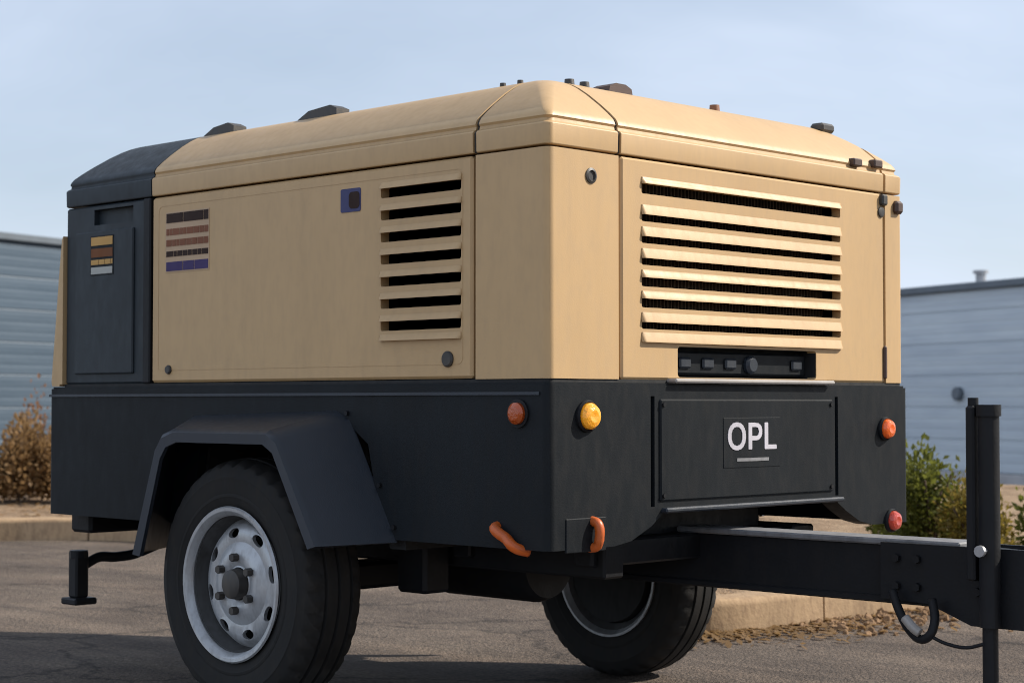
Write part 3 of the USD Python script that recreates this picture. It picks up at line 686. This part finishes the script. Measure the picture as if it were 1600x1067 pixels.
jack = part("jack", union(cyl((jx, jy, 0.29), (jx, jy, 0.805), 0.0255, 24), cyl((jx, jy, 0.80), (jx, jy, 0.828), 0.030, 24)), FRAME, comp, 30)
part("inner_leg", cyl((jx, jy, 0.03), (jx, jy, 0.30), 0.019, 20), FRAME, jack, 30)
part("foot_plate", union(cyl((jx, jy, -0.035), (jx, jy, -0.022), 0.075, 24), cyl((jx, jy, -0.03), (jx, jy, 0.06), 0.03, 20, 0.02)), FRAME, jack, 30)
part("jack_post", cbox(jx - 0.054, jx - 0.030, jy - 0.02, jy + 0.02, 0.40, 0.825, 0.005), FRAME, jack, 25)
part("post_cap", cyl((jx - 0.042, jy, 0.822), (jx - 0.042, jy, 0.845), 0.013, 16), FRAME, jack)
part("jack_pin", union(cyl((jx, jy - 0.045, 0.476), (jx, jy + 0.03, 0.476), 0.008, 12), cyl((jx, jy - 0.05, 0.476), (jx, jy - 0.04, 0.476), 0.014, 12)), STEEL, jack)
part("cable", tube([(0.532, 0.70, 0.36), (0.557, 0.69, 0.315), (0.592, 0.675, 0.275), (0.632, 0.665, 0.250), (0.662, 0.665, 0.262), (0.667, 0.68, 0.300), (0.647, 0.70, 0.345)], 0.0115, 10), FRAME, comp, True)
part("cable_plug", tube([(0.597, 0.655, 0.300), (0.622, 0.652, 0.278), (0.640, 0.655, 0.266)], 0.012, 12), SILL, comp, True)
part("cable", tube([(0.657, 0.665, 0.262), (0.702, 0.67, 0.245), (0.752, 0.68, 0.238), (0.797, 0.69, 0.25)], 0.0045, 8), FRAME, comp, True)

# --- lettering, stickers
def text_front(txt, h, y, z, x):
    t = meshkit.text_mesh(txt, h, 0.002, True); v = t.vertices
    return trimesh.Trimesh(np.stack([x + v[:, 2], y + v[:, 0], z + v[:, 1]], 1), t.faces, process=False)
bp = part("badge_plate", cbox(0.0155, 0.0175, 0.676, 0.934, 0.655, 0.792, 0.001), BLACK, comp, False, label="black badge plate with white letters")
t = meshkit.text_mesh("OPL", 0.070, 0.002, True); wd = t.bounds[1][0] - t.bounds[0][0]
t = text_front("OPL", 0.070, 0, 0.706, 0.0170); t.vertices[:, 1] = 0.694 + (t.vertices[:, 1] - t.bounds[0][1]) * 0.222 / wd
part("lettering", t, PRINT_W, bp, False)
part("lettering_underline", cbox(0.0170, 0.0185, 0.735, 0.88, 0.672, 0.681), PALE_GREY, bp, False)
def rows(x0, x1, spec, y, name, backing=None, label=None):
    zs = [s[0] for s in spec]
    b = part(name, cbox(x0 - 0.004, x1 + 0.004, y - 0.0012, y + 0.001, min(s[1] for s in spec) - 0.004, max(zs) + 0.004), backing, comp, False, label=label)
    rg = np.random.default_rng(11)
    for zt, zb, mat, words in spec:
        x = x0; ms = []
        while x < x1 - 0.004:
            w = min(rg.uniform(*words), x1 - x); ms.append(cbox(x, x + w, y - 0.0022, y - 0.0006, zb, zt)); x += w + 0.003
        part("print_row", union(*ms), mat, b, False)
rows(-1.612, -1.398, [(1.413, 1.384, PRINT_DB, (0.08, 0.12)), (1.366, 1.346, PRINT_R, (0.012, 0.035)), (1.332, 1.312, PRINT_R, (0.012, 0.035)), (1.297, 1.280, PRINT_DB, (0.012, 0.035)), (1.264, 1.236, PRINT_P, (0.05, 0.09))], 0.0, "instruction_sticker", PRINT_T)
rows(-2.022, -1.900, [(1.365, 1.338, PRINT_Y, (0.12, 0.13)), (1.328, 1.300, PRINT_O, (0.12, 0.13)), (1.292, 1.276, PRINT_Y, (0.03, 0.05)), (1.268, 1.246, PRINT_G, (0.12, 0.13))], -0.004, "warning_sticker", BLACK)
part("blue_sticker", prism(ccw(rrect(-0.788, -0.704, 1.357, 1.422, 0.006)), 'y', -0.0015, 0.001), PRINT_B, comp, False)
part("blue_sticker", prism(ccw(rrect(-0.752, -0.708, 1.366, 1.412, 0.012)), 'y', -0.0026, -0.0012), PRINT_DB, comp, False)

# ------------------------------------------------------------------ plants and litter
def leafmat(name, stops, trans=0.5):
    return usdkit.material(stage, f"{LOOKS}/{name}", {
        "g": ("geometry", {}), "r": ("rgb_ramp", {"ramp": stops}),
        "p": ("principled_bsdf", {"roughness": 0.55, "specular_ior_level": 0.35}), "t": ("translucent_bsdf", {}), "m": ("mix_closure", {"fac": trans})},
        [("g.random_per_island", "r.fac"), ("r.color", "p.base_color"), ("r.color", "t.color"), ("p.BSDF", "m.closure1"), ("t.BSDF", "m.closure2")], surface="m.closure")
GREEN = leafmat("green_leaves", [(0.0, (0.13, 0.14, 0.025)), (0.4, (0.26, 0.27, 0.05)), (0.75, (0.38, 0.35, 0.075)), (1.0, (0.42, 0.34, 0.09))])
YELLOW = leafmat("yellow_leaves", [(0.0, (0.20, 0.15, 0.03)), (0.5, (0.42, 0.29, 0.08)), (1.0, (0.52, 0.34, 0.12))])
DRY = leafmat("dry_leaves", [(0.0, (0.26, 0.16, 0.07)), (0.4, (0.44, 0.28, 0.12)), (0.8, (0.60, 0.42, 0.20)), (1.0, (0.48, 0.22, 0.12))])
RUSSET = leafmat("russet_leaves", [(0.0, (0.22, 0.12, 0.07)), (0.5, (0.40, 0.23, 0.15)), (1.0, (0.52, 0.34, 0.22))])
BARK = paint("stem_bark", (0.09, 0.06, 0.04), 0.9, 0.3, 0.004, 60.0)
def leaf_cloud(n, size, centre, rad_, seed, up=0.6, thr=0.0):
    """Leaves (each a folded quad) through a lumpy volume."""
    rg = np.random.default_rng(seed); V, F = [], []
    lumps = rg.normal(size=(9, 3)); lumps /= np.linalg.norm(lumps, axis=1, keepdims=True); lumps[:, 2] = np.abs(lumps[:, 2])
    for _ in range(n):
        l = lumps[rg.integers(9)] * rg.uniform(0.35, 0.75)
        d = rg.normal(size=3); d /= np.linalg.norm(d)
        p = l + d * rg.uniform(0.15, 0.45)
        if p[2] < -0.05: p[2] *= -0.5
        c = np.array(centre) + p * rad_
        ax = rg.normal(size=3) * 0.7 + d + (0, 0, up); ax /= np.linalg.norm(ax)
        sd = np.cross(ax, rg.normal(size=3)); sd /= np.linalg.norm(sd); nn = np.cross(ax, sd)
        L = size * rg.uniform(0.6, 1.3); w = L * 0.28; b = len(V)
        V += [c, c + ax * L * 0.5 + sd * w + nn * w * 0.3, c + ax * L, c + ax * L * 0.5 - sd * w + nn * w * 0.3]
        F += [(b, b + 1, b + 2), (b, b + 2, b + 3)]
    return trimesh.Trimesh(np.array(V), np.array(F), process=False)
def stems(base, n, h, spread, r, seed):
    rg = np.random.default_rng(seed); ms = []
    for _ in range(n):
        a, s = rg.uniform(0, 2 * math.pi), rg.uniform(0.2, 1) * spread
        p = np.array(base); q = p + (math.cos(a) * s, math.sin(a) * s, h * rg.uniform(0.6, 1.0)); m_ = (p + q) / 2 + (0, 0, h * 0.12)
        ms.append(tube([p - (0, 0, 0.03), m_, q], r, 5, 3))
    return trimesh.util.concatenate(ms)
def shrub(name, label, cat, px, depth, h, w, mat, n, size, seed, group=None):
    x, y = along(px, depth); z = bedz(x, y)
    t = thing(name, label, cat, (x, y, z), group)
    part("stem", stems((x, y, z), 9, h * 0.75, w * 0.6, 0.006, seed), BARK, t, True)
    part("foliage", leaf_cloud(n, size, (x, y, z + h * 0.10), np.array([w, w, h * 0.90]), seed + 1), mat, t, False)
shrub("shrub", "rounded green shrub between the compressor's front corner and the jack", "shrub", 1455, 9.6, 0.60, 0.25, GREEN, 3000, 0.040, 21)
shrub("shrub", "yellowing shrub close behind the trailer jack, right of the green one", "shrub", 1522, 9.3, 0.45, 0.20, YELLOW, 1900, 0.036, 31)
shrub("shrub", "low green shrub at the back, mostly hidden by the green and yellow ones", "shrub", 1398, 10.2, 0.62, 0.28, GREEN, 2600, 0.042, 41)
shrub("dry_shrub", "tan dry shrub at the far left edge, in front of the russet one", "shrub", 30, 14.2, 0.66, 0.30, DRY, 3000, 0.05, 51)
shrub("dry_shrub", "russet dry shrub behind the tan one left of the compressor", "shrub", 60, 14.9, 0.88, 0.27, RUSSET, 2200, 0.05, 61)
shrub("dry_shrub", "straw coloured dry shrub half hidden by the trailer's rear corner", "shrub", 92, 14.3, 0.66, 0.30, DRY, 2600, 0.05, 71)
shrub("shrub", "olive shrub at the far right edge, right of the jack tube", "shrub", 1650, 9.4, 0.5, 0.22, GREEN, 900, 0.045, 91)
# fallen leaves and chips along the right part of the kerb
rg = np.random.default_rng(3); V, F = [], []
for _ in range(2600):
    if rg.random() < 0.45:
        i = rg.integers(5, 40); p = kline[i] - inn[i] * abs(rg.normal(0, 0.20)) ; z = float(gz(*p)) + 0.006
    else:
        i = rg.integers(0, len(kline)); p = kline[i] + inn[i] * 0.17 + back * rg.uniform(0, 2.0); z = bedz(*p) + 0.012
    a = rg.uniform(0, 6.28); L = rg.uniform(0.012, 0.035); u = np.array([math.cos(a), math.sin(a), rg.uniform(-0.3, 0.5)]); w = np.array([-math.sin(a), math.cos(a), rg.uniform(-0.3, 0.3)])
    c = np.array([p[0], p[1], z + 0.004]); b = len(V)
    V += [c - u * L, c + w * L * 0.45, c + u * L, c - w * L * 0.45]; F += [(b, b + 1, b + 2), (b, b + 2, b + 3)]
ground_piece("leaf_litter", trimesh.Trimesh(np.array(V), np.array(F), process=False), DRY, False, kind="stuff", label="brown fallen leaves scattered along the kerb and bed", category="leaf litter")
# crumbled dirt and clods spilling over the kerb on the right
DIRT = paint("dirt_clods", (0.24, 0.15, 0.085), 0.95, 0.35, 0.004, 60.0, spec=0.2)
rg = np.random.default_rng(9); ms = []
for _ in range(520):
    i = rg.integers(8, 26); p = kline[i] - inn[i] * abs(rg.normal(0, 0.22)) + tang[i] * rg.uniform(-0.2, 0.2)
    rr = rg.uniform(0.005, 0.017) * (1 if rg.random() < 0.9 else 1.5)
    t = trimesh.creation.icosphere(1, rr); t.vertices *= rg.uniform(0.6, 1.2, 3); t.vertices *= (0.7 + 0.6 * rg.random((len(t.vertices), 1)))
    t.vertices += (p[0], p[1], float(gz(*p)) + rr * 0.2); ms.append(t)
ground_piece("dirt_clods", trimesh.util.concatenate(ms), DIRT, False, kind="stuff", label="brown dirt clods spilled along the foot of the kerb", category="dirt clods")

# ------------------------------------------------------------------ small fasteners
for yy in (0.424, 1.186):
    for zz in (0.590, 0.828):
        part("bolt", cyl((0.012, yy, zz), (0.0205, yy, zz), 0.0065, 6), FRAME, skp, 20)
for xx, zz in ((-0.765, 0.792), (-0.63, 0.60), (-0.572, 0.49)):
    part("bolt", cyl((xx + 0.02, -0.008, zz + 0.012), (xx + 0.02, -0.018, zz + 0.012), 0.007, 6), FRAME, skp, 20)
for xx in (0.47, 0.53, 0.70):
    part("bolt", cyl((xx + 0.06, 0.732, 0.44), (xx + 0.06, 0.716, 0.44), 0.011, 6), FRAME, comp, 20)
    part("bolt", cyl((xx + 0.06, 0.732, 0.37), (xx + 0.06, 0.716, 0.37), 0.011, 6), FRAME, comp, 20)
